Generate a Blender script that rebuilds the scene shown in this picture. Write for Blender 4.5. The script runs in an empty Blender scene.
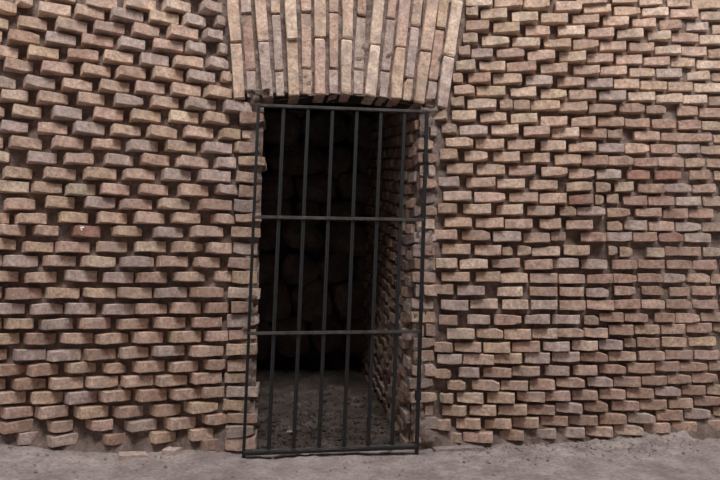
import bpy, math, random
from mathutils import Vector, Matrix, noise

random.seed(7)
scene = bpy.context.scene
COL = scene.collection

# ------------------------------------------------------------------ camera
F_PX = 640.0
DIST, CAM_H = 4.2, 1.06
YAW, PITCH = math.radians(9.1), math.atan(50.0 / F_PX)
cam_data = bpy.data.cameras.new('camera')
cam_data.lens = F_PX * 36.0 / 720.0
cam_data.sensor_width = 36.0
cam_data.clip_start = 0.02
camera = bpy.data.objects.new('camera', cam_data)
camera.location = (0.0, -DIST, CAM_H)
camera.rotation_euler = (math.pi / 2 + PITCH, 0.0, -YAW)
COL.objects.link(camera)
scene.camera = camera
CAM_POS = Vector(camera.location)
CAM_ROT = camera.rotation_euler.to_matrix()

# ------------------------------------------------------------------ sky and sun
world = bpy.data.worlds.new('overcast_sky')
scene.world = world
world.use_nodes = True
wn = world.node_tree
wn.nodes.clear()
w_out = wn.nodes.new('ShaderNodeOutputWorld')
w_bg = wn.nodes.new('ShaderNodeBackground')
w_tc = wn.nodes.new('ShaderNodeTexCoord')
w_sep = wn.nodes.new('ShaderNodeSeparateXYZ')
w_ramp = wn.nodes.new('ShaderNodeValToRGB')
w_ramp.color_ramp.elements[0].position = 0.0
w_ramp.color_ramp.elements[0].color = (0.30, 0.30, 0.31, 1)
w_ramp.color_ramp.elements[1].position = 1.0
w_ramp.color_ramp.elements[1].color = (0.92, 0.93, 0.96, 1)
wn.links.new(w_tc.outputs['Generated'], w_sep.inputs[0])
wn.links.new(w_sep.outputs['Z'], w_ramp.inputs[0])
wn.links.new(w_ramp.outputs[0], w_bg.inputs['Color'])
w_bg.inputs['Strength'].default_value = 0.8
wn.links.new(w_bg.outputs[0], w_out.inputs[0])

sun_data = bpy.data.lights.new('sun', 'SUN')
sun_data.energy = 2.3
sun_data.angle = math.radians(28)
sun_data.color = (1.0, 0.975, 0.955)
sun = bpy.data.objects.new('sun', sun_data)
sun.rotation_euler = Vector((-0.05, 0.64, -0.77)).to_track_quat('-Z', 'Y').to_euler()
COL.objects.link(sun)

scene.view_settings.view_transform = 'Standard'
scene.view_settings.look = 'None'
scene.view_settings.gamma = 1.0
scene.view_settings.use_curve_mapping = False
scene.view_settings.exposure = 1.42


# ------------------------------------------------------------------ helpers
def at(px, py, off=0.0):
    """point on the plane standing `off` metres in front of the wall, seen at pixel (px, py)"""
    d = CAM_ROT @ Vector(((px - 360.0) / F_PX, -(py - 240.0) / F_PX, -1.0))
    t = (-off - CAM_POS.y) / d.y
    return CAM_POS + d * t


def project(p):
    q = CAM_ROT.transposed() @ (Vector(p) - CAM_POS)
    return 360 + F_PX * q.x / -q.z, 240 - F_PX * q.y / -q.z


def lerp(a, b, t):
    return a + (b - a) * t


def poly(pts, x):
    if x <= pts[0][0]:
        return pts[0][1]
    for (a, b), (c, d) in zip(pts, pts[1:]):
        if x <= c:
            return lerp(b, d, (x - a) / (c - a))
    return pts[-1][1]


def fbm(p, scale, octaves=4, seed=0.0):
    return noise.fractal(Vector((p[0] * scale + seed, p[1] * scale + seed * 0.7, p[2] * scale - seed)), 1.0, 2.0, octaves)


def mesh_of(name, verts, faces, mat=None, smooth=False):
    me = bpy.data.meshes.new(name)
    me.from_pydata([tuple(v) for v in verts], [], faces)
    me.update()
    if smooth:
        me.polygons.foreach_set('use_smooth', [True] * len(me.polygons))
    if mat:
        me.materials.append(mat)
    return me


def link(name, me, parent=None, matrix=None):
    o = bpy.data.objects.new(name, me)
    COL.objects.link(o)
    if parent:
        o.parent = parent
    if matrix is not None:
        o.matrix_basis = matrix
    return o


def tag(o, label=None, cat=None, group=None, kind=None):
    for k, v in (('label', label), ('category', cat), ('group', group), ('kind', kind)):
        if v:
            o[k] = v
    return o


# ------------------------------------------------------------------ materials
def new_mat(name, rough=0.9, spec=0.2):
    m = bpy.data.materials.new(name)
    m.use_nodes = True
    n = m.node_tree.nodes
    b = n['Principled BSDF']
    b.inputs['Roughness'].default_value = rough
    b.inputs['Specular IOR Level'].default_value = spec
    return m, n, m.node_tree.links, b


def node(n, kind, **kw):
    x = n.new(kind)
    for k, v in kw.items():
        if k in x.inputs:
            x.inputs[k].default_value = v
        else:
            setattr(x, k, v)
    return x


def ramp(n, stops):
    r = n.new('ShaderNodeValToRGB')
    e = r.color_ramp.elements
    while len(e) < len(stops):
        e.new(0.5)
    for el, (p, c) in zip(e, stops):
        el.position = p
        el.color = (*c, 1) if len(c) == 3 else c
    return r


def mix(n, l, fac, a, b, blend='MIX'):
    m = n.new('ShaderNodeMix')
    m.data_type = 'RGBA'
    m.blend_type = blend
    for s, v in ((0, fac), (6, a), (7, b)):
        if isinstance(v, (int, float)):
            m.inputs[s].default_value = v
        elif isinstance(v, tuple):
            m.inputs[s].default_value = (*v, 1)
        else:
            l.new(v, m.inputs[s])
    return m.outputs[2]


def noise_tex(n, l, vec, scale, detail=5.0, rough=0.6):
    t = node(n, 'ShaderNodeTexNoise', Scale=scale, Detail=detail, Roughness=rough)
    l.new(vec, t.inputs['Vector'])
    return t.outputs['Fac']


def bump(n, l, b, height, strength, dist):
    x = node(n, 'ShaderNodeBump', Strength=strength, Distance=dist)
    l.new(height, x.inputs['Height'])
    l.new(x.outputs[0], b.inputs['Normal'])


def make_brick_mat(name, mortar_col, smear=0.5, use_obj_col=True, tint=(1, 1, 1)):
    m, n, l, b = new_mat(name, 0.93, 0.12)
    pos = n.new('ShaderNodeNewGeometry')
    P = pos.outputs['Position']
    if use_obj_col:
        info = n.new('ShaderNodeObjectInfo')
        base = info.outputs['Color']
    else:
        r = ramp(n, [(0.0, (0.40, 0.29, 0.22)), (0.35, (0.46, 0.35, 0.27)), (0.7, (0.36, 0.27, 0.22)), (1.0, (0.48, 0.39, 0.30))])
        l.new(pos.outputs['Random Per Island'], r.inputs[0])
        base = r.outputs[0]
    if tint != (1, 1, 1):
        base = mix(n, l, 1.0, base, tint, 'MULTIPLY')
    big = noise_tex(n, l, P, 14.0, 4.0)
    fine = noise_tex(n, l, P, 48.0, 6.0, 0.75)
    r1 = ramp(n, [(0.30, (0.66, 0.60, 0.58)), (0.70, (1.25, 1.24, 1.23))])
    l.new(big, r1.inputs[0])
    c = mix(n, l, 0.85, base, r1.outputs[0], 'MULTIPLY')
    r2 = ramp(n, [(0.34, (0.50, 0.47, 0.46)), (0.64, (1.30, 1.30, 1.28))])
    l.new(fine, r2.inputs[0])
    c = mix(n, l, 0.75, c, r2.outputs[0], 'MULTIPLY')
    # old mortar smeared over parts of the faces
    sm = noise_tex(n, l, P, 7.5, 8.0, 0.72)
    r3 = ramp(n, [(0.52, (0, 0, 0)), (0.62, (1, 1, 1))])
    l.new(sm, r3.inputs[0])
    fac = node(n, 'ShaderNodeMath', operation='MULTIPLY')
    l.new(r3.outputs[0], fac.inputs[0])
    fac.inputs[1].default_value = smear
    c = mix(n, l, fac.outputs[0], c, mortar_col)
    # small dark pits
    vor = node(n, 'ShaderNodeTexVoronoi', Scale=70.0)
    l.new(P, vor.inputs['Vector'])
    r4 = ramp(n, [(0.07, (0.45, 0.42, 0.40)), (0.2, (1, 1, 1))])
    l.new(vor.outputs['Distance'], r4.inputs[0])
    c = mix(n, l, 0.7, c, r4.outputs[0], 'MULTIPLY')
    l.new(c, b.inputs['Base Color'])
    h = node(n, 'ShaderNodeMath', operation='ADD')
    l.new(fine, h.inputs[0])
    l.new(big, h.inputs[1])
    bump(n, l, b, h.outputs[0], 0.85, 0.009)
    return m


def make_rough_mat(name, dark, mid, light, s1=6.0, s2=60.0, bump_d=0.008, pit=True):
    m, n, l, b = new_mat(name, 0.96, 0.08)
    P = n.new('ShaderNodeNewGeometry').outputs['Position']
    a = noise_tex(n, l, P, s1, 7.0, 0.65)
    f = noise_tex(n, l, P, s2, 5.0, 0.7)
    r = ramp(n, [(0.3, dark), (0.52, mid), (0.74, light)])
    l.new(a, r.inputs[0])
    r2 = ramp(n, [(0.32, (0.66, 0.65, 0.65)), (0.68, (1.25, 1.24, 1.22))])
    l.new(f, r2.inputs[0])
    c = mix(n, l, 0.9, r.outputs[0], r2.outputs[0], 'MULTIPLY')
    l.new(c, b.inputs['Base Color'])
    h = node(n, 'ShaderNodeMath', operation='ADD')
    l.new(f, h.inputs[0])
    l.new(a, h.inputs[1])
    bump(n, l, b, h.outputs[0], 0.8, bump_d)
    return m


MORTAR_C = (0.33, 0.265, 0.24)
M_BRICK = make_brick_mat('weathered_brick', MORTAR_C, 0.55)
M_BRICK_JOINED = make_brick_mat('weathered_brick_joined', MORTAR_C, 0.55, use_obj_col=False)
M_MORTAR = make_rough_mat('old_mortar', (0.12, 0.088, 0.076), (0.21, 0.16, 0.14), (0.36, 0.29, 0.258), 9.0, 55.0, 0.016)
M_DARK_PLASTER = make_rough_mat('dark_plaster', (0.03, 0.024, 0.021), (0.05, 0.042, 0.038), (0.08, 0.066, 0.06))  # very dark base for the passage's left wall, roof and back sheet
M_STONE = make_rough_mat('rubble_stone', (0.085, 0.068, 0.06), (0.16, 0.13, 0.114), (0.28, 0.23, 0.205), 4.0, 40.0)
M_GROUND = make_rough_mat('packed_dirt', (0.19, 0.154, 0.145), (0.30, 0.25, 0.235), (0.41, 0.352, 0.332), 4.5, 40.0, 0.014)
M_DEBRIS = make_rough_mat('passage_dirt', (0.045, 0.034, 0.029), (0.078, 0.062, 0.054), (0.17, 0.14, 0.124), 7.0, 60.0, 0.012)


def make_metal():
    m, n, l, b = new_mat('black_painted_steel', 0.42, 0.5)
    P = n.new('ShaderNodeNewGeometry').outputs['Position']
    a = noise_tex(n, l, P, 30.0, 6.0, 0.7)
    r = ramp(n, [(0.35, (0.007, 0.007, 0.0075)), (0.62, (0.015, 0.015, 0.016)), (0.78, (0.032, 0.023, 0.018))])
    l.new(a, r.inputs[0])
    l.new(r.outputs[0], b.inputs['Base Color'])
    b.inputs['Metallic'].default_value = 0.25
    bump(n, l, b, a, 0.25, 0.002)
    return m


M_METAL = make_metal()
M_METAL_HIGHLIT = make_rough_mat('highlit_steel', (0.035, 0.033, 0.032), (0.06, 0.057, 0.055), (0.10, 0.093, 0.088), 14.0, 60.0, 0.001)  # sky highlight on rails and crossbars, put into a lighter steel colour

# ------------------------------------------------------------------ key lines, read on the wall plane
ROW = 0.092                                                  # course height
LEFT_EDGE = [(105, 264), (445, 254)]                         # door edges: pixel row -> pixel column
RIGHT_EDGE = [(112, 419), (445, 409)]


def edge_u(edge, z):
    (ya, xa), (yb, xb) = edge
    pa, pb = at(xa, ya), at(xb, yb)
    return lerp(pb.x, pa.x, (z - pb.z) / (pa.z - pb.z))


BASE_PIX = [(-300, 436), (-120, 440), (0, 443), (60, 448), (130, 452), (185, 450), (245, 453), (330, 450), (420, 449), (440, 448), (480, 446),
            (540, 443), (600, 440), (660, 438), (720, 436), (900, 430), (1200, 420)]
BASE = [(at(x, y).x, at(x, y).z) for x, y in BASE_PIX]
HEAD_PIX = [(225, 103), (264, 100), (300, 97), (340, 95.5), (380, 98.5), (419, 105), (460, 112)]
HEAD = [(at(x, y).x, at(x, y).z) for x, y in HEAD_PIX]
Z_TOP = at(360, -75).z
Z_HEAD = max(z for _, z in HEAD)
ARCH_U = at(341, 100).x
U_MIN, U_MAX = at(-210, 290).x, at(860, 290).x


def ground_z(x, y):
    """height of the packed earth in front of the wall"""
    b = poly(BASE, x)
    flat = at(330, 452).z - 0.01
    t = min(1.0, max(0.0, -y / 1.4))
    z = lerp(b, flat, t * t * (3 - 2 * t))
    rough = 1.3 + 4.0 * max(0.0, 1 - abs(x - 2.6) / 1.3) * max(0.0, 1 + y / 0.6)
    z += 0.012 * fbm((x, y, 0), 1.6, 4, 3.0) + 0.007 * rough * fbm((x, y, 0), 7.0, 4, 9.0) + 0.004 * rough * fbm((x, y, 0), 20.0, 3, 2.0)
    if y > -0.5 and x > 1.4:                                  # plaster crumbs banked against the right-hand wall
        z += 0.05 * max(0.0, fbm((x, y, 0), 4.0, 3, 5.0) + 0.15) * (1 + y / 0.5) * min(1.0, (x - 1.4) / 0.4)
    return z


# ------------------------------------------------------------------ ground
def build_ground():
    xs, x = [], -5.0
    while x < 7.0:
        xs.append(x)
        x += 0.022 if -2.6 < x < 4.3 else 0.15
    ys, y = [], 0.12
    while y > -8.0:
        ys.append(y)
        y -= 0.022 if y > -1.2 else 0.16
    v = [(x, y, ground_z(x, min(y, 0.0))) for y in ys for x in xs]
    w = len(xs)
    f = [(j * w + i, (j + 1) * w + i, (j + 1) * w + i + 1, j * w + i + 1) for j in range(len(ys) - 1) for i in range(w - 1)]
    o = link('floor', mesh_of('floor', v, f, M_GROUND, True))
    tag(o, 'packed pinkish grey earth in front of the brick wall', kind='structure')


build_ground()


# ------------------------------------------------------------------ unseen wall added behind the viewer to shade the lower courses
def build_shade_wall():
    v = [(-9, -6.4, -0.6), (12, -6.4, -0.6), (12, -6.4, 9.3), (-9, -6.4, 9.3), (-9, -7.0, -0.6), (12, -7.0, -0.6), (12, -7.0, 9.3), (-9, -7.0, 9.3)]
    f = [(1, 0, 3, 2), (4, 5, 6, 7), (0, 4, 7, 3), (5, 1, 2, 6), (3, 7, 6, 2), (0, 1, 5, 4)]
    o = link('shade_wall', mesh_of('shade_wall', v, f, M_MORTAR))
    tag(o, 'plain unseen wall added behind the viewer to block light', kind='structure')


build_shade_wall()


# ------------------------------------------------------------------ mortar sheets of the walls
def mortar_off(u, z):
    """how far the mortar bed stands in front of (+) or behind (-) the wall plane"""
    a, b = edge_u(LEFT_EDGE, z) - u, u - edge_u(RIGHT_EDGE, z)
    jamb = max(0.0, 1 - a / 0.13) if a > -0.05 else (max(0.0, 1 - b / 0.19) if b > -0.05 else 0.0)
    jamb = min(1.0, jamb * 2.2) * (1.0 if z < Z_HEAD else 0.0)
    worn = max(0.0, min(1.0, (u - 2.55) / 0.5))                # the far right is plastered fuller
    k = 1.0 + 2.2 * jamb
    fan = 0.05 if z > Z_HEAD - 0.02 and abs(u - ARCH_U - (z - Z_HEAD) * 0.05) < 0.66 + (z - Z_HEAD) * 0.13 else 0.0
    return -0.034 + 0.050 * jamb + fan + 0.034 * worn + 0.06 * max(0.0, 1 - (z - poly(BASE, u)) / 0.16) * (1 - jamb) + k * (0.014 * fbm((u, 0, z), 5.0, 3, 1.0) + 0.012 * fbm((u, 0, z), 22.0, 3, 4.0))


def mortar_sheet(name, u0, u1, z0, z1, step=0.02, mat=None, skew0=None, skew1=None, zlow=None):
    nu = max(2, int(abs((u1 if skew1 is None else 0.5 * (skew1(z0) + skew1(z1))) - (u0 if skew0 is None else 0.5 * (skew0(z0) + skew0(z1)))) / step))
    nz = max(2, int((z1 - z0) / step))
    v, f = [], []
    for j in range(nz + 1):
        for i in range(nu + 1):
            t = j / nz
            zz = lerp(z0, z1, t)
            a = u0 if skew0 is None else skew0(zz)
            b = u1 if skew1 is None else skew1(zz)
            uu = lerp(a, b, i / nu)
            if zlow:
                zz = lerp(poly(zlow, uu), z1, t)
            v.append((uu, -mortar_off(uu, zz), zz))
    w = nu + 1
    for j in range(nz):
        for i in range(nu):
            f.append((j * w + i, j * w + i + 1, (j + 1) * w + i + 1, (j + 1) * w + i))
    return link(name, mesh_of(name, v, f, mat or M_MORTAR, True))


le = lambda z: edge_u(LEFT_EDGE, z)
re_ = lambda z: edge_u(RIGHT_EDGE, z)
wall_left = mortar_sheet('wall_left', U_MIN, None, -0.25, Z_TOP, skew1=le)
tag(wall_left, 'rough brick wall left of the gate, bricks jutting out at their left ends', kind='structure')
wall_right = mortar_sheet('wall_right', None, U_MAX, -0.25, Z_TOP, skew0=re_)
tag(wall_right, 'rough brick wall right of the gate, bricks jutting out at their right ends', kind='structure')
arch = mortar_sheet('trim_1', None, None, 1.9, Z_TOP, skew0=lambda z: le(z) - 0.002, skew1=lambda z: re_(z) + 0.002, zlow=HEAD)
tag(arch, 'flat arch of upright bricks above the gated opening', kind='structure')


# ------------------------------------------------------------------ brick meshes shared by all courses
def brick_mesh(name, rnd, chip):
    """unit brick: X 0..1 along the face, Y 0 (face) .. 1 (back), Z -0.5..0.5; worn arrises, 48 triangles"""
    b = 0.028
    v, f = [], []
    us = [0.0, 0.025, rnd.uniform(0.3, 0.45), rnd.uniform(0.6, 0.75), 0.975, 1.0]
    cut = {}
    for k in range(chip):
        e, top = rnd.choice([0, 0, 5, 5, 2, 3]), rnd.choice([0, 1])
        amt = rnd.uniform(0.05, 0.16) * (1.5 if chip > 3 else 1.0) * (0.3 if e in (2, 3) else 1.0)
        cut[(e, top)] = amt
        if e in (0, 5):
            cut[(1 if e == 0 else 4, top)] = amt * rnd.uniform(0.5, 1.0)
    for i, u in enumerate(us):
        end = i in (0, 5)
        fy = 0.028 if end else 0.0
        hz = 0.5 - (0.028 if end else 0.0)
        lo = cut.get((i, 0), 0.0)
        hi = cut.get((i, 1), 0.0)
        j = lambda a: rnd.uniform(-a, a)
        zb, zt = -hz + j(0.03) + lo, hz + j(0.03) - hi
        yb, yt = fy + j(0.012), fy + j(0.012)
        v += [(u, 1.0, zb), (u + j(0.01), yb + 0.032 + lo * 0.5, zb), (u + j(0.01), yb, zb + b * 1.6),
              (u + j(0.01), yt, zt - b * 1.6), (u + j(0.01), yt + 0.032 + hi * 0.5, zt), (u, 1.0, zt)]
    for i in range(5):
        for k in range(5):
            a = i * 6 + k
            f.append((a, a + 1, a + 7, a + 6))
    f.append((5, 4, 3, 2, 1, 0))
    f.append(tuple(30 + k for k in range(6)))
    f = [tuple(reversed(q)) for q in f]
    return mesh_of(name, v, f, M_BRICK)


_r = random.Random(3)
BRICKS = [brick_mesh('brick', _r, c) for c in (0, 0, 0, 1, 1, 1, 1, 2, 2, 2, 3, 3)]
BROKEN = [brick_mesh('broken_brick', _r, c) for c in (4, 5, 5, 6)]


# palette, linear reflectance of the fired clay itself
TAN = (0.54, 0.403, 0.318)
CREAM = (0.61, 0.485, 0.388)
PINK = (0.53, 0.388, 0.318)
GREY = (0.475, 0.385, 0.345)
BROWN = (0.42, 0.295, 0.235)
RED = (0.36, 0.212, 0.17)
OCHRE = (0.53, 0.405, 0.30)


def pick_colour(rnd, weights):
    cols = [TAN, CREAM, PINK, GREY, BROWN, RED, OCHRE]
    c = rnd.choices(cols, weights)[0]
    k = rnd.uniform(0.88, 1.10)
    return (c[0] * k, c[1] * k * rnd.uniform(0.985, 1.015), c[2] * k * rnd.uniform(0.97, 1.03), 1.0)


def left_weights(x, y):
    if y < 115:
        return [5, 1.5, 4, 5, 1, 0.05, 1]
    if y < 300:
        return [6, 1, 5, 3, 2, 0.08, 1]
    return [3, 0.3, 4, 3, 4, 0.2, 0.6]


def right_weights(x, y):
    if x > 590 and y > 100:
        return [1.5, 0.1, 3, 3, 8, 0.2, 0.2]
    if y > 340:
        return [4, 0.5, 4, 3, 4, 0.1, 0.6]
    return [6, 5, 4, 2.5, 1, 0.05, 1]


# bricks read off the photograph as x0,x1,y in quarter pixels from the corner of each window (wall face positions, all on one plane)
LEFT = {
 (0, 0): '''65,130,-4 180,300,-25 255,325,0 330,465,8 490,620,12 650,760,18
 -20,65,25 140,280,32 290,415,45 435,570,55 585,712,66
 -90,30,85 58,185,88 215,345,97 365,495,105 520,635,117 668,790,125
 -120,5,135 20,155,143 170,300,152 312,450,160 468,578,170 600,730,178
 -50,70,203 100,232,208 255,390,215 403,530,225 550,672,237 688,810,243
 5,130,258 155,290,267 318,440,278 465,580,286 605,730,292
 -60,60,325 92,218,327 238,365,337 388,515,342 530,655,350 675,800,356
 -10,110,378 142,270,388 298,415,392 447,570,398 597,712,408
 -100,15,440 38,163,443 202,325,448 362,490,453 515,640,460 668,790,465''',
 (0, 120): '''-10,110,25 135,265,30 288,415,30 440,560,40 588,705,45
 -110,10,85 30,165,88 205,330,88 355,480,92 510,628,100 655,780,103
 -80,35,140 100,225,150 250,372,152 410,530,157 560,675,158 710,830,165
 5,125,210 168,300,212 332,462,213 490,615,215 645,760,217
 -20,112,265 120,245,270 258,378,276 395,515,275 555,670,277 708,830,280
 8,138,335 172,295,327 332,458,330 478,605,335 635,755,335
 -80,35,390 65,185,392 230,350,388 385,505,390 535,655,390 688,800,392
 -10,100,440 135,232,442 295,400,445 455,565,445 615,730,450''',
 (0, 240): '''-70,60,15 85,210,28 222,355,28 378,505,28 530,660,25 690,810,28
 -110,5,82 18,150,85 172,300,83 332,460,86 482,612,86 632,750,86
 -70,70,145 90,222,150 255,385,143 403,530,148 552,665,148 695,815,148
 -100,5,210 28,163,215 187,315,212 330,460,212 480,605,212 620,745,210
 -30,95,275 118,248,276 262,380,274 410,535,276 545,665,275 688,800,272
 -110,5,335 22,132,335 165,290,337 320,440,335 475,590,335 622,740,332
 -50,75,397 93,220,396 240,370,394 388,510,395 535,650,390 685,800,388
 -80,25,460 48,180,460 192,320,462 338,460,460 475,590,450 618,735,445''',
 (0, 360): '''-20,100,40 110,230,40 265,380,33 412,500,35 542,655,28 680,790,27
 -80,20,100 50,180,95 198,330,95 345,470,90 485,610,87 625,745,82
 -40,100,152 115,250,152 262,385,152 402,520,147 548,665,142 685,800,138
 -130,-15,210 5,130,210 150,270,210 308,430,210 458,570,208 608,720,203
 0,130,268 195,290,268 355,450,263 510,625,263 668,780,255
 60,150,315 190,310,322 408,500,320 600,700,310''',
 (180, 0): '''85,165,22 12,102,78 135,180,80 95,170,135 20,102,187 145,188,193 108,192,250 22,138,302 158,205,305
 100,205,365 20,142,412 168,285,425 95,195,470''',
 (180, 120): '''12,130,47 160,240,52 85,205,107 215,245,105 140,222,168 70,200,222 145,228,277 75,205,338 132,215,395 50,170,445''',
 (180, 240): '''110,205,32 60,157,90 138,205,146 48,172,210 100,192,272 40,165,330 105,190,385 45,170,445''',
 (180, 360): '''98,180,20 42,165,75 80,175,130 32,150,190 95,188,240 35,130,300 75,160,340''',
}
LEFT_JAMB = {
 (180, 0): '238,0,468', (180, 120): '248,0,52 235,0,108 232,0,162 225,0,225 235,0,283 215,0,342 222,0,395 205,0,447',
 (180, 240): '212,0,30 195,0,88 210,0,150 192,0,210 205,0,270 188,0,325 195,0,382 185,0,440',
 (180, 360): '190,0,25 178,0,75 185,0,130 172,0,182 188,0,232 182,0,288 180,0,338',
}
RIGHT = {
 (360, 0): '''320,410,-8 425,530,5 540,650,8 655,760,10 425,472,43 485,588,53 610,712,65 425,516,98 535,638,107 665,760,120
 412,470,150 490,597,160 612,720,165 395,440,200 447,530,210 550,658,212 672,780,220 385,460,258 480,582,262 590,705,267
 372,410,310 435,522,310 535,648,313 665,770,318 378,457,358 468,582,362 605,705,368 365,415,405 432,545,412 560,610,415
 615,680,418 685,800,420 272,345,458 370,465,460 482,585,467 605,710,472''',
 (360, 120): '''327,385,33 400,510,38 528,635,38 657,760,42 345,452,88 465,577,95 593,700,98
 320,388,135 420,510,143 535,640,147 655,760,150 348,450,193 470,580,197 597,703,202
 315,395,247 428,542,250 550,660,252 680,790,258 335,445,303 460,580,307 600,712,308
 312,385,352 415,525,355 548,652,357 672,780,362 340,445,408 465,575,412 582,690,415
 300,385,458 410,520,462 535,645,465 655,760,470''',
 (360, 240): '''330,442,35 460,565,40 570,610,45 630,685,42 690,800,45
 305,385,93 400,510,95 530,640,95 660,770,98 328,436,147 465,560,147 563,670,150 683,790,152
 303,370,198 390,496,202 550,650,205 680,790,205 325,432,260 443,550,255 570,672,258 685,790,260
 316,388,320 430,518,318 538,645,320 660,760,318 350,455,375 468,572,375 578,685,378 690,790,375
 297,367,430 380,482,430 495,600,432 610,720,428 310,405,477 415,535,477 535,648,475 660,760,473''',
 (360, 360): '''300,360,57 395,475,50 495,605,50 610,720,47 350,420,103 450,557,103 565,672,103 680,780,100
 320,370,155 390,492,153 510,618,153 630,740,148 330,423,205 440,543,203 555,668,203 672,780,200
 305,360,262 385,480,257 500,605,257 610,715,252 345,405,312 415,530,312 560,655,302''',
 (540, 0): '''65,168,22 178,285,32 300,402,42 412,515,45 525,635,52 645,740,62 150,270,-6 290,390,-6 400,490,1 510,600,8 610,725,17
 8,113,70 132,238,75 255,357,83 372,465,90 480,567,97 588,675,105 690,780,115
 75,180,120 195,297,128 312,415,132 435,525,140 530,635,148 642,750,157
 18,125,170 135,235,175 242,345,182 360,458,188 463,565,197 568,668,205 675,780,212
 80,185,225 190,293,230 308,410,237 418,520,243 528,620,248 630,740,257
 5,110,272 137,240,278 245,348,280 362,460,288 468,570,293 590,680,302 690,790,308
 72,177,325 190,292,330 298,398,333 405,508,340 515,612,345 620,740,352
 5,107,373 120,225,377 240,345,380 357,462,385 468,572,392 575,670,397 678,780,403
 78,190,425 198,305,432 322,420,432 428,505,438 550,632,442 640,750,450''',
 (540, 120): '''5,110,3 128,223,5 235,337,6 342,440,10 450,545,15 555,645,18 650,750,22
 50,157,50 165,268,53 272,330,55 380,480,62 490,690,70 695,780,75
 5,103,100 118,225,107 237,338,110 343,438,112 445,542,115 550,640,115 645,745,120
 62,165,157 170,272,160 275,375,163 378,472,168 475,577,167 582,660,170 668,760,172
 8,110,205 117,217,213 228,325,215 350,440,218 460,565,220 600,680,220 700,790,222
 107,210,265 225,283,268 300,375,267 395,500,272 503,607,272 612,705,273
 0,107,312 117,213,318 222,255,318 268,315,315 335,430,322 435,538,323 545,645,325 655,750,325
 80,145,365 152,262,365 272,362,370 385,488,370 495,593,373 597,695,375
 0,85,415 107,212,418 270,330,425 340,430,420 438,537,425 545,645,427 650,750,427
 45,102,465 165,265,468 270,370,468 375,470,470 478,575,470 580,685,470''',
 (540, 240): '''97,200,40 275,310,42 320,370,47 430,500,50 505,645,45 655,750,48
 48,155,93 167,270,97 290,390,97 395,500,97 508,608,98 612,708,98
 77,180,155 190,292,155 297,387,153 393,495,152 497,582,153 588,680,153 685,780,155
 80,175,207 187,275,212 300,383,203 410,495,203 520,600,207 610,705,203
 80,183,263 190,297,260 300,402,257 408,500,257 508,608,257 612,712,257
 50,160,318 177,235,322 240,335,310 340,432,310 460,540,310 545,640,312 645,740,308
 70,175,373 178,272,372 278,375,360 383,480,360 487,583,358 588,690,353 695,790,350
 15,120,428 130,232,423 237,332,420 338,383,412 390,480,410 490,587,408 598,705,407
 50,160,470 165,272,470 278,385,465 398,500,462 505,612,460 620,720,460''',
 (540, 360): '''20,117,43 135,230,43 240,345,38 355,460,33 462,560,27 563,672,27 678,780,25
 68,180,93 193,292,90 297,405,88 410,510,83 512,608,78 612,712,72
 20,122,147 130,232,142 240,342,138 350,457,133 465,565,128 570,665,122 670,760,120
 65,170,192 178,272,190 290,397,185 400,510,180 520,613,175 620,740,165
 5,113,245 118,232,243 240,347,237 355,463,235 468,573,222 580,685,215 695,790,208
 -30,65,297 68,180,292 185,292,288 300,415,282 420,523,275 530,630,268 640,730,262''',
}


def read(table):
    out = []
    for (ox, oy), text in table.items():
        for item in text.split():
            a, b, c = (float(s) for s in item.split(','))
            out.append((ox + a / 4, ox + b / 4, oy + c / 4))
    keep = []
    for x0, x1, y in out:                                     # a brick seen in two windows counts once
        clash = False
        for a, b, c in keep:
            if abs(c - y) < 7 and min(b, x1) - max(a, x0) > 0.4 * min(b - a, x1 - x0):
                clash = True
                break
        if not clash:
            keep.append((x0, x1, y))
    return keep


def brick_matrix(F, G, h, depth, roll=0.0):
    X = G - F
    Y = Vector((-X.y, X.x, 0.0)).normalized()
    if Y.y < 0:
        Y = -Y
    Z = Vector((0, 0, h))
    Y = Y * depth
    if roll:
        q = Matrix.Rotation(roll, 3, Vector((0, 1, 0)))
        X, Z = q @ X, q @ Z
    m = Matrix.Identity(4)
    for i, c in enumerate((X, Y, Z)):
        for k in range(3):
            m[k][i] = c[k]
    m.translation = F
    return m


def toothed(side, x0, x1, y, rnd):
    """a brick set askew in its course: one end proud, the other sinking into the mortar"""
    worn = 0.0
    low = max(0.0, min(1.0, (y - 130) / 230.0))                # set more askew in the lower courses
    if side == 'left':
        sunk = rnd.gauss(lerp(0.004, -0.006, low), 0.005)
        proud = sunk + min(rnd.gauss(lerp(0.066, 0.088, low), 0.007), 0.50 * (x1 - x0 - 3) * 0.0064)
        F, G = at(x0 + lerp(4.2, 5.0, low), y, proud), at(x1 + 0.5, y, sunk)
    else:
        worn = max(0.0, min(1.0, (x0 - 575) / 60.0)) * (1.0 if y > 35 else 0.6)  # the far right is worn flatter
        sunk = lerp(rnd.gauss(0.004, 0.006), 0.014, worn)
        proud = sunk + min(lerp(rnd.gauss(lerp(0.055, 0.072, low), 0.007), rnd.gauss(0.038, 0.008), worn), 0.40 * (x1 - x0) * 0.0066)
        F, G = at(x0, y, sunk), at(x1, y, proud)
    z = at((x0 + x1) / 2, y, (proud + sunk) / 2).z
    F.z = G.z = z
    h = 0.0665 * rnd.uniform(0.93, 1.06)
    if side == 'left':
        G = F + (G - F) * 1.02
        h *= 1.0
    else:
        F = G + (F - G) * 1.02
    return brick_matrix(F, G, h, 0.14, rnd.gauss(0, 0.012))


def add_joined(parent, mats, name='brick'):
    v, f = [], []
    for m, me in mats:
        o = len(v)
        v += [m @ p.co for p in me.vertices]
        f += [tuple(o + i for i in p.vertices) for p in me.polygons]
    o = link(name, mesh_of(name, v, f, M_BRICK_JOINED), parent)
    tag(o, kind='stuff')
    return o


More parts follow.
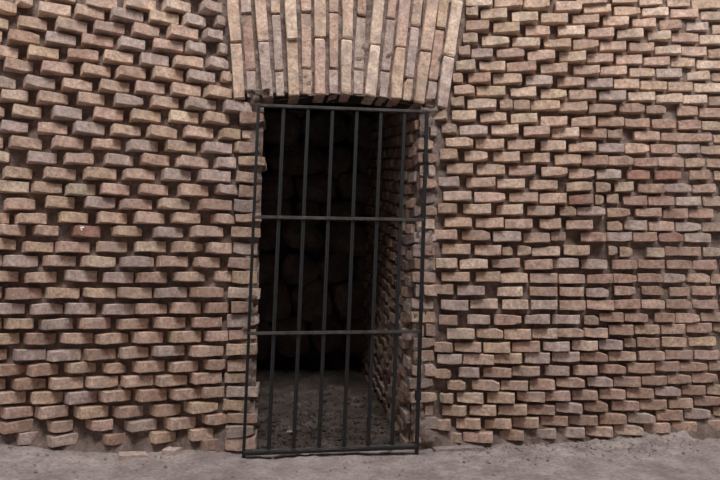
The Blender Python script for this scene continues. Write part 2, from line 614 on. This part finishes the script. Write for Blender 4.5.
def rows_outside(side, bricks, rnd):
    """the courses go on past the edges of the view"""
    out = []
    ys = sorted(bricks, key=lambda b: b[2])
    edge = [b for b in bricks if (b[0] < 20 if side == 'left' else b[1] > 715)]
    for x0, x1, y in edge:
        w = (x1 - x0) + 6
        w = max(32, min(38, w)) if side == 'left' else max(25, min(28, w))
        slope = (290 - y) * 0.00025
        for k in range(1, 6):
            d = -w * k if side == 'left' else w * k * (1 - 0.01 * k)
            a = x0 + d
            if side == 'left' and a + w > 1 or side == 'right' and a < 719:
                continue
            out.append((a, a + w * 0.84, y + d * slope))
    # courses above the frame
    top = [b for b in bricks if b[2] < 17]
    step = 14.9 if side == 'left' else 12.9
    n = 5
    for k in range(1, n + 1):
        x = -200 + (k % 2) * 18 if side == 'left' else 455 + k * 5 + (k % 2) * 15
        end = 222 - k * 3 if side == 'left' else 860
        while x < end:
            w = 38 - 0.0165 * (x + 60)
            y = (-12 - step * (k - 1) + (x - 180) * 0.068) if side == 'left' else (-12 - step * (k - 1) + (x - 560) * 0.066)
            if y < -8 and x + w * 0.84 < end + 12:
                out.append((x, x + w * 0.84, y))
            x += w
    keep = []
    for b in out:
        if not any(abs(c[2] - b[2]) < 8 and min(c[1], b[1]) - max(c[0], b[0]) > 0.35 * (b[1] - b[0]) for c in bricks + keep):
            keep.append(b)
    return keep


def build_courses(side, table, parent):
    global red_brick
    rnd = random.Random(11 if side == 'left' else 23)
    data = read(table)
    spare = rows_outside(side, data, rnd)
    data = sorted(data, key=lambda b: -(min(b[1], 720) - max(b[0], 0)))
    joined = [(toothed(side, *b, rnd), rnd.choice(BRICKS)) for b in spare]
    for k, (x0, x1, y) in enumerate(data):
        small = x1 - x0 < 17
        me = rnd.choice(BROKEN) if small or rnd.random() < 0.12 else rnd.choice(BRICKS)
        if side == 'right' and x0 > 575 and y > 95 and rnd.random() < 0.35:
            me = rnd.choice(BROKEN)
        m = toothed(side, x0, x1, y, rnd)
        if k >= 300:
            joined.append((m, me))
            continue
        o = link('brick', me, parent, m)
        xc = (x0 + x1) / 2
        o.color = pick_colour(rnd, left_weights(xc, y) if side == 'left' else right_weights(xc, y))
        if side == 'left' and abs(x0 - 73.75) < 1 and abs(y - 231.25) < 1:
            o.color = (*RED, 1)
            red_brick = o
        if side == 'left' and abs(x0 - 64.5) < 1 and abs(y - 189) < 1:
            o.color = (0.46, 0.39, 0.30, 1)
    add_joined(parent, joined)


red_brick = None
build_courses('left', LEFT, wall_left)
build_courses('right', RIGHT, wall_right)


if red_brick:                                                 # a dab of white lime on the reddest brick
    lime, _n, _l, _b = new_mat('white_lime', 0.9, 0.1)
    _b.inputs['Base Color'].default_value = (0.8, 0.77, 0.73, 1)
    _v = [(0.05, -0.03, 0.32), (0.20, -0.035, 0.40), (0.26, -0.02, 0.30), (0.16, -0.03, 0.16), (0.18, -0.03, -0.02), (0.10, -0.03, 0.02), (0.08, -0.03, 0.18), (0.14, -0.07, 0.28)]
    _f = [(i, (i + 1) % 7, 7) for i in range(7)]
    _o = link('lime_dab', mesh_of('lime_dab', _v + [(a, 0.06, c) for a, b, c in _v[:7]],
              _f + [(i, i + 8, (i + 1) % 7 + 8, (i + 1) % 7) for i in range(7)], lime), red_brick)
    tag(_o, 'dab of white lime')


# ------------------------------------------------------------------ square jamb bricks beside the opening
def jamb_bricks():
    rnd = random.Random(5)
    for (ox, oy), text in LEFT_JAMB.items():
        for item in text.split():
            a, _, c = (float(s) for s in item.split(','))
            x0, y = ox + a / 4, oy + c / 4
            p = at(x0, y, 0.03)
            ue = le(p.z) + rnd.uniform(-0.035, 0.018)
            off = rnd.gauss(0.028, 0.013)
            F, G = Vector((at(x0, y, off).x, -off, p.z)), Vector((ue, -off + rnd.gauss(0, 0.008), p.z))
            m = brick_matrix(F, G, 0.076 * rnd.uniform(0.72, 1.08), 0.22, rnd.gauss(0, 0.045))
            o = link('brick', rnd.choice(BROKEN + BRICKS[3:9]), wall_left, m)
            c = pick_colour(rnd, [2, 0.5, 2, 5, 3, 0.2, 1])
            k = rnd.uniform(0.62, 0.95)
            o.color = (c[0] * k, c[1] * k, c[2] * k, 1)  # dirty, mortar-stained
    y = 131.0
    k = 0
    while y < 444:
        p = at(425, y, 0.03)
        off = rnd.gauss(0.042, 0.012)
        ue = re_(p.z) + rnd.uniform(-0.025, 0.035)
        ur = at(437 - (k % 2) * 2 + rnd.uniform(-2, 1), y, off).x
        mid = lerp(ue, ur, rnd.uniform(0.3, 0.65))
        pieces = ((ue, ur, off),) if k % 3 else ((ue, mid - 0.006, off - 0.012), (mid + 0.006, ur, off + 0.004))
        for a, b, d in pieces:
            m = brick_matrix(Vector((a, -d, p.z)), Vector((b, -d + rnd.gauss(0, 0.006), p.z)), 0.076 * rnd.uniform(0.85, 1.08), 0.2, rnd.gauss(0, 0.04))
            o = link('brick', rnd.choice(BROKEN), wall_right, m)
            c = pick_colour(rnd, [3, 1, 2, 5, 3, 0.1, 1])
            q = rnd.uniform(0.65, 0.98)
            o.color = (c[0] * q, c[1] * q, c[2] * q, 1)
        y += 13.3
        k += 1


jamb_bricks()


# ------------------------------------------------------------------ arch of upright bricks
def build_arch():
    rnd = random.Random(9)
    # bottom x0,x1,y / top x0,x1 (at the upper edge of the view) / joints, quarter pixels from (180, 0)
    cols = [
     ('A', 215, 262, 397, 185, 235, (170,)), ('B', 270, 310, 392, 240, 285, (55, 282)),
     ('A', 330, 375, 390, 297, 345, (165,)), ('B', 385, 420, 386, 360, 400, (55, 285)),
     ('A', 435, 480, 383, 418, 465, (160,)), ('B', 490, 530, 380, 480, 525, (50, 275)),
     ('A', 540, 585, 380, 535, 585, (150,)), ('B', 595, 632, 378, 597, 635, (50, 275)),
     ('A', 640, 685, 377, 648, 697, (155,)), ('B', 690, 732, 380, 706, 748, (62, 280)),
     ('A', 740, 785, 387, 775, 820, (178,)), ('B', 792, 830, 392, 835, 870, (75, 285)),
     ('A', 840, 885, 398, 880, 925, (187,)), ('B', 890, 927, 405, 935, 972, (105, 312)),
     ('A', 932, 978, 413, 990, 1038, (202,)), ('B', 980, 1018, 430, 1036, 1078, (115, 322)),
     ('A', 1025, 1070, 432, 1088, 1136, (225,)),
    ]
    for kind, b0, b1, yb, t0, t1, joints in cols:
        cuts = [yb] + sorted(joints, reverse=True)
        cuts += [cuts[-1] - 228]
        while cuts[-1] > -70:
            cuts.append(cuts[-1] - 228)
        for ya, yc in zip(cuts, cuts[1:]):
            ya, yc = ya - 3, yc + 3
            off = (0.058 if kind == 'A' else 0.030) + rnd.gauss(0, 0.005)
            pts = []
            for yy in (ya, yc):
                t = (yb - yy) / yb
                pts.append((180 + lerp(b0, t0, t) / 4, 180 + lerp(b1, t1, t) / 4, yy / 4))
            lo = at((pts[0][0] + pts[0][1]) / 2, pts[0][2], off)
            hi = at((pts[1][0] + pts[1][1]) / 2, pts[1][2], off)
            wl = (at(pts[0][1], pts[0][2], off) - at(pts[0][0], pts[0][2], off)).length
            X = hi - lo
            Zv = Vector((-X.z, 0, X.x)).normalized() * wl * 0.97
            m = Matrix.Identity(4)
            for i, c in enumerate((X, Vector((0, 0.20, 0)), Zv)):
                for k in range(3):
                    m[k][i] = c[k]
            m.translation = lo
            me = rnd.choice(BRICKS) if kind == 'A' else rnd.choice(BRICKS + BROKEN)
            o = link('brick', me, arch, m)
            o.color = pick_colour(rnd, [6, 5, 5, 1, 0.6, 0.02, 1] if kind == 'A' else [2, 0.6, 2, 6, 2, 0.1, 1])


build_arch()

# ------------------------------------------------------------------ the passage behind the opening
PASS_D = 2.0
RISE = 0.16


def floor_in(x, d):
    b = poly(BASE, x) - 0.005
    return b + RISE * d + 0.03 * fbm((x, d, 0), 3.0, 4, 2.0) + 0.012 * fbm((x, d, 0), 14.0, 3, 6.0) * min(1.0, d * 5)


def build_passage():
    zf = lambda t: lerp(-0.3, Z_HEAD + 0.75, t)
    # side walls: sheets running back from the door edges
    for name, fn, sgn, lab in (('wall_inner_left', le, -1, 'dark side wall left inside the gated passage'),
                               ('wall_inner_right', re_, 1, 'brick side wall right inside the gated passage')):
        nd, nz = 70, 90
        v, f = [], []
        for j in range(nz + 1):
            z = zf(j / nz)
            for i in range(nd + 1):
                d = PASS_D * 1.12 * i / nd
                u = fn(z) + (0.012 * fbm((d, z, 3.0), 8.0, 3, sgn) if i else 0.0) + sgn * 0.012 * min(1, i)
                v.append((u, d, z))
        w = nd + 1
        for j in range(nz):
            for i in range(nd):
                q = (j * w + i, j * w + i + 1, (j + 1) * w + i + 1, (j + 1) * w + i)
                f.append(q if sgn < 0 else tuple(reversed(q)))
        o = link(name, mesh_of(name, v, f, M_MORTAR if sgn > 0 else M_DARK_PLASTER, True))
        tag(o, lab, kind='structure')
        if sgn > 0:
            inner_right = o
    # bricks of the right-hand side wall, courses climbing with the passage
    rnd = random.Random(31)
    pitch = ROW * 0.98
    k = 0
    z = -0.35
    while z < Z_HEAD + 0.35:
        d = 0.015 + (0.11 if k % 2 else 0.0)
        while d < 1.9:
            L = rnd.uniform(0.15, 0.175)
            zc = z + 0.20 * d
            if floor_in(1.0, d) - 0.06 < zc < Z_HEAD + 0.3:
                u = re_(zc) - 0.022 + rnd.gauss(0, 0.003)
                m = Matrix.Identity(4)
                X = Vector((rnd.gauss(0, 0.003), -L, -0.20 * L))
                Y = Vector((0.10, 0, 0))
                Zv = Vector((0, 0, 0.066 * rnd.uniform(0.92, 1.05)))
                for i, c in enumerate((X, Y, Zv)):
                    for q in range(3):
                        m[q][i] = c[q]
                m.translation = Vector((u, d + L, zc + 0.20 * L))
                if m.to_3x3().determinant() < 0:
                    raise RuntimeError('mirrored brick')
                o = link('brick', rnd.choice(BRICKS), inner_right, m)
                c = pick_colour(rnd, [2, 0.2, 2, 4, 5, 1, 1])
                o.color = (c[0] * 0.85, c[1] * 0.85, c[2] * 0.85, 1)  # darker than the outer bricks
            d += 0.225
        z += pitch
        k += 1
    # ceiling with a rise behind the arch
    u0, u1 = le(Z_HEAD) - 0.15, re_(Z_HEAD) + 0.15
    n1, n2 = 30, 40
    v = []
    for j in range(n2 + 1):
        d = PASS_D * 1.12 * j / n2
        for i in range(n1 + 1):
            u = lerp(u0, u1, i / n1)
            zc = poly(HEAD, u) + 0.004 + min(0.45, max(0.0, d - 0.22) * 0.9) + (0.015 * fbm((u, d, 1.0), 6.0, 3, 3.0) if j else 0)
            v.append((u, d - 0.02, zc))
    w = n1 + 1
    f = [(j * w + i, j * w + i + 1, (j + 1) * w + i + 1, (j + 1) * w + i) for j in range(n2) for i in range(n1)]
    o = link('ceiling', mesh_of('ceiling', v, [tuple(reversed(q)) for q in f], M_DARK_PLASTER, True))
    tag(o, 'dark roof of the passage behind the gate', kind='structure')
    # earthen floor climbing into the dark
    v = []
    n1, n2 = 60, 120
    for j in range(n2 + 1):
        d = -0.03 + (PASS_D * 1.12) * j / n2
        for i in range(n1 + 1):
            u = lerp(-0.30, 1.36, i / n1)
            v.append((u, d, floor_in(u, d)))
    w = n1 + 1
    f = [(j * w + i, j * w + i + 1, (j + 1) * w + i + 1, (j + 1) * w + i) for j in range(n2) for i in range(n1)]
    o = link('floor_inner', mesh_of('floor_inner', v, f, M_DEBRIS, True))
    tag(o, 'sloping rubble-strewn earth floor inside the passage', kind='structure')
    # back wall of rubble
    v = []
    n1 = n2 = 40
    for j in range(n2 + 1):
        for i in range(n1 + 1):
            u, z = lerp(-0.5, 1.5, i / n1), lerp(-0.2, 3.2, j / n2)
            v.append((u, PASS_D + 0.10 + 0.05 * fbm((u, 0, z), 4.0, 3, 2.2), z))
    w = n1 + 1
    f = [(j * w + i, j * w + i + 1, (j + 1) * w + i + 1, (j + 1) * w + i) for j in range(n2) for i in range(n1)]
    back = link('wall_inner_back', mesh_of('wall_inner_back', v, f, M_DARK_PLASTER, True))
    tag(back, 'rubble stone wall closing the dark passage', kind='structure')
    rnd = random.Random(77)
    stones = []
    for s in range(5):
        import bmesh
        bm = bmesh.new()
        bmesh.ops.create_icosphere(bm, subdivisions=2, radius=1.0)
        for p in bm.verts:
            p.co = Vector([math.copysign(abs(c) ** 0.7, c) for c in p.co]) * (1.0 + 0.22 * noise.noise(p.co * 1.6 + Vector((s * 7.3, 0, 0))) + rnd.uniform(-0.03, 0.03))
        me = bpy.data.meshes.new('stone')
        bm.to_mesh(me)
        bm.free()
        me.materials.append(M_STONE)
        stones.append(me)
    z = 0.42
    r = 0
    while z < 3.0:
        u = -0.2 + (r % 2) * 0.12
        hgt = rnd.uniform(0.12, 0.21)
        while u < 1.3:
            wid = rnd.uniform(0.12, 0.30)
            m = (Matrix.Translation((u + wid, PASS_D + 0.03 + rnd.uniform(-0.05, 0.04), z + hgt + rnd.uniform(-0.03, 0.03)))
                 @ Matrix.Rotation(rnd.uniform(-0.4, 0.4), 4, 'Y') @ Matrix.Diagonal((wid, 0.13, hgt, 1)))
            link('stone', rnd.choice(stones), back, m)
            u += wid * 1.9
        z += hgt * 1.85
        r += 1


build_passage()


# ------------------------------------------------------------------ steel gate
def bar_mesh(name, a, b, w, d, sides=4, round_=False):
    """a straight bar from a to b; w across the view, d front to back"""
    a, b = Vector(a), Vector(b)
    ax = (b - a).normalized()
    s1 = ax.cross(Vector((0, 1, 0))).normalized()
    s2 = s1.cross(ax).normalized()
    n = 10 if round_ else 8
    ring = []
    for k in range(n):
        if round_:
            t = 2 * math.pi * k / n
            ring.append((math.cos(t) * w / 2, math.sin(t) * d / 2))
        else:
            c = 0.14
            base = [(-1, -1 + 2 * c), (-1 + 2 * c, -1), (1 - 2 * c, -1), (1, -1 + 2 * c), (1, 1 - 2 * c), (1 - 2 * c, 1), (-1 + 2 * c, 1), (-1, 1 - 2 * c)]
            ring.append((base[k][0] * w / 2, base[k][1] * d / 2))
    v = [e + s1 * x + s2 * y for e in (a, b) for x, y in ring]
    f = [(k, (k + 1) % n, n + (k + 1) % n, n + k) for k in range(n)]
    f += [tuple(reversed(range(n))), tuple(range(n, 2 * n))]
    return mesh_of(name, v, f, M_METAL, False)


def build_gate():
    G = 0.135
    tl, tr = at(258.5, 105.5, G), at(427.0, 112, G)
    bl, br = at(243.5, 453.5, G), at(416.5, 447, G)
    root = bpy.data.objects.new('barred_gate', None)
    COL.objects.link(root)
    root.location = (bl + br) / 2
    tag(root, 'black steel barred gate leaning slightly askew across the dark opening', 'gate')
    inv = Matrix.Translation(-root.location)

    def part(name, a, b, w, d, round_=False, parent=root):
        me = bar_mesh(name, a, b, w, d, 4, round_)
        if name in ('crossbar', 'top_rail', 'bottom_rail_flange'):
            me.materials[0] = M_METAL_HIGHLIT
        me.transform(inv)
        return link(name, me, parent)
    up = Vector((0, 0, 0.0))
    foot = lambda p: Vector((p.x, p.y, ground_z(p.x, p.y) - 0.004))
    part('stile', foot(bl), tl, 0.019, 0.024)
    part('stile', foot(br), tr, 0.023, 0.024)
    part('top_rail', tl, tr, 0.020, 0.024)
    part('bottom_rail', bl + Vector((0, -0.016, 0.0)), br + Vector((0, -0.016, 0.0)), 0.019, 0.008)
    part('bottom_rail_flange', bl + Vector((0, 0.008, 0.014)), br + Vector((0, 0.008, 0.014)), 0.007, 0.05)
    cross = []
    for ya, yb in ((217.0, 220.0), (333.5, 331.5)):
        ta = (ya - 105.5) / 348.0
        tb = (yb - 112) / 335.0
        a = at(lerp(258.5, 243.5, ta), ya, G + 0.012)
        b = at(lerp(427, 416.5, tb), yb, G + 0.012)
        part('crossbar', a, b, 0.021, 0.012)
    tops = [283.8, 308.2, 332.6, 357, 381, 404.5]
    bots = [268.6, 293.6, 319, 343.8, 368, 392]
    for xt, xb in zip(tops, bots):
        tt = (xt - 258.5) / 168.5
        yt = lerp(105.5, 112, tt)
        yb = lerp(452.5, 446, (xb - 243.5) / 173)
        part('bar', at(xb, yb, G - 0.008), at(xt, yt, G - 0.008), 0.0255, 0.0255, True)
    # hinge lugs let into the right-hand jamb
    for y in (158, 395):
        x = lerp(427, 416.5, (y - 112) / 335.0)
        c = at(x, y, G)
        h = part('hinge', c + Vector((0, 0, -0.03)), c + Vector((0, 0, 0.03)), 0.042, 0.042, True)
        a = at(x + 1, y, G)
        part('hinge_pin', Vector((a.x, a.y, a.z)), Vector((a.x + 0.03, -0.0, a.z)), 0.016, 0.016, True, h)


build_gate()


# ------------------------------------------------------------------ loose pieces on the ground
def loose_brick(name, label, px, py, off, L, D, H, rot, tilt, col, variant, mat=None, z=None, group=None):
    p = at(px, py, off)
    me = BROKEN[variant].copy()
    me.transform(Matrix.Translation((-0.5, -0.5, 0.5)))
    if mat:
        me.materials.clear()
        me.materials.append(mat)
    zz = (ground_z(p.x, min(0.0, p.y)) if p.y < 0 else floor_in(p.x, p.y)) - 0.006
    m = Matrix.Translation((p.x, p.y, zz)) @ Matrix.Rotation(rot, 4, 'Z') @ Matrix.Rotation(tilt, 4, 'Y') @ Matrix.Diagonal((L, D, H, 1))
    o = link(name, me, None, m)
    o.color = (*col, 1)
    tag(o, label, 'brick' if 'brick' in name else 'stone', group)
    return o


loose_brick('broken_brick', 'flat piece of broken brick lying at the foot of the left-hand wall', 133, 451, 0.10, 0.16, 0.10, 0.025, 0.25, 0.05, GREY, 0)
loose_brick('broken_brick', 'small broken brick end at the wall foot left of the gate', 172, 449, 0.09, 0.09, 0.08, 0.035, -0.4, 0.0, GREY, 1)
loose_brick('stone_slab', 'long low grey slab at the wall foot just right of the gate', 458, 450, 0.05, 0.34, 0.10, 0.022, 0.03, 0.0, GREY, 2, M_GROUND)
loose_brick('pebble', 'small white pebble on the earth floor behind the gate bars', 290, 426, -0.35, 0.035, 0.03, 0.02, 0.6, 0.2, (0.75, 0.7, 0.62), 3)


def crumbs(name, parent, count, rnd, place, mat, smin, smax):
    """fine rubble nobody could count, one object"""
    v, f = [], []
    for _ in range(count):
        x, y, z = place(rnd)
        s = rnd.uniform(smin, smax) * rnd.choice((0.5, 0.7, 1.0))
        o = len(v)
        R = Matrix.Rotation(rnd.uniform(0, 6.28), 3, Vector((rnd.gauss(0, 1), rnd.gauss(0, 1), rnd.gauss(0, 1))).normalized())
        for c in ((1, 0, 0), (-1, 0, 0), (0, 1, 0), (0, -1, 0), (0, 0, 1), (0, 0, -1)):
            v.append(Vector((x, y, z + s * 0.25)) + R @ (Vector(c) * s * rnd.uniform(0.6, 1.2)))
        f += [(o + a, o + b, o + c) for a, b, c in ((0, 2, 4), (2, 1, 4), (1, 3, 4), (3, 0, 4), (2, 0, 5), (1, 2, 5), (3, 1, 5), (0, 3, 5))]
    o = link(name, mesh_of(name, v, f, mat), parent)
    tag(o, kind='stuff')


def spot_front(rnd):
    x = rnd.choice((rnd.uniform(-1.9, 3.9), rnd.uniform(1.2, 3.9)))
    y = -0.05 - abs(rnd.gauss(0, 0.22))
    return x, y, ground_z(x, y)


def spot_inside(rnd):
    x, d = rnd.uniform(0.0, 0.98), abs(rnd.gauss(0, 0.6))
    d = min(d, 1.8)
    return x, d, floor_in(x, d)


crumbs('mortar_crumbs', bpy.data.objects['floor'], 800, random.Random(1), spot_front, M_GROUND, 0.004, 0.015)
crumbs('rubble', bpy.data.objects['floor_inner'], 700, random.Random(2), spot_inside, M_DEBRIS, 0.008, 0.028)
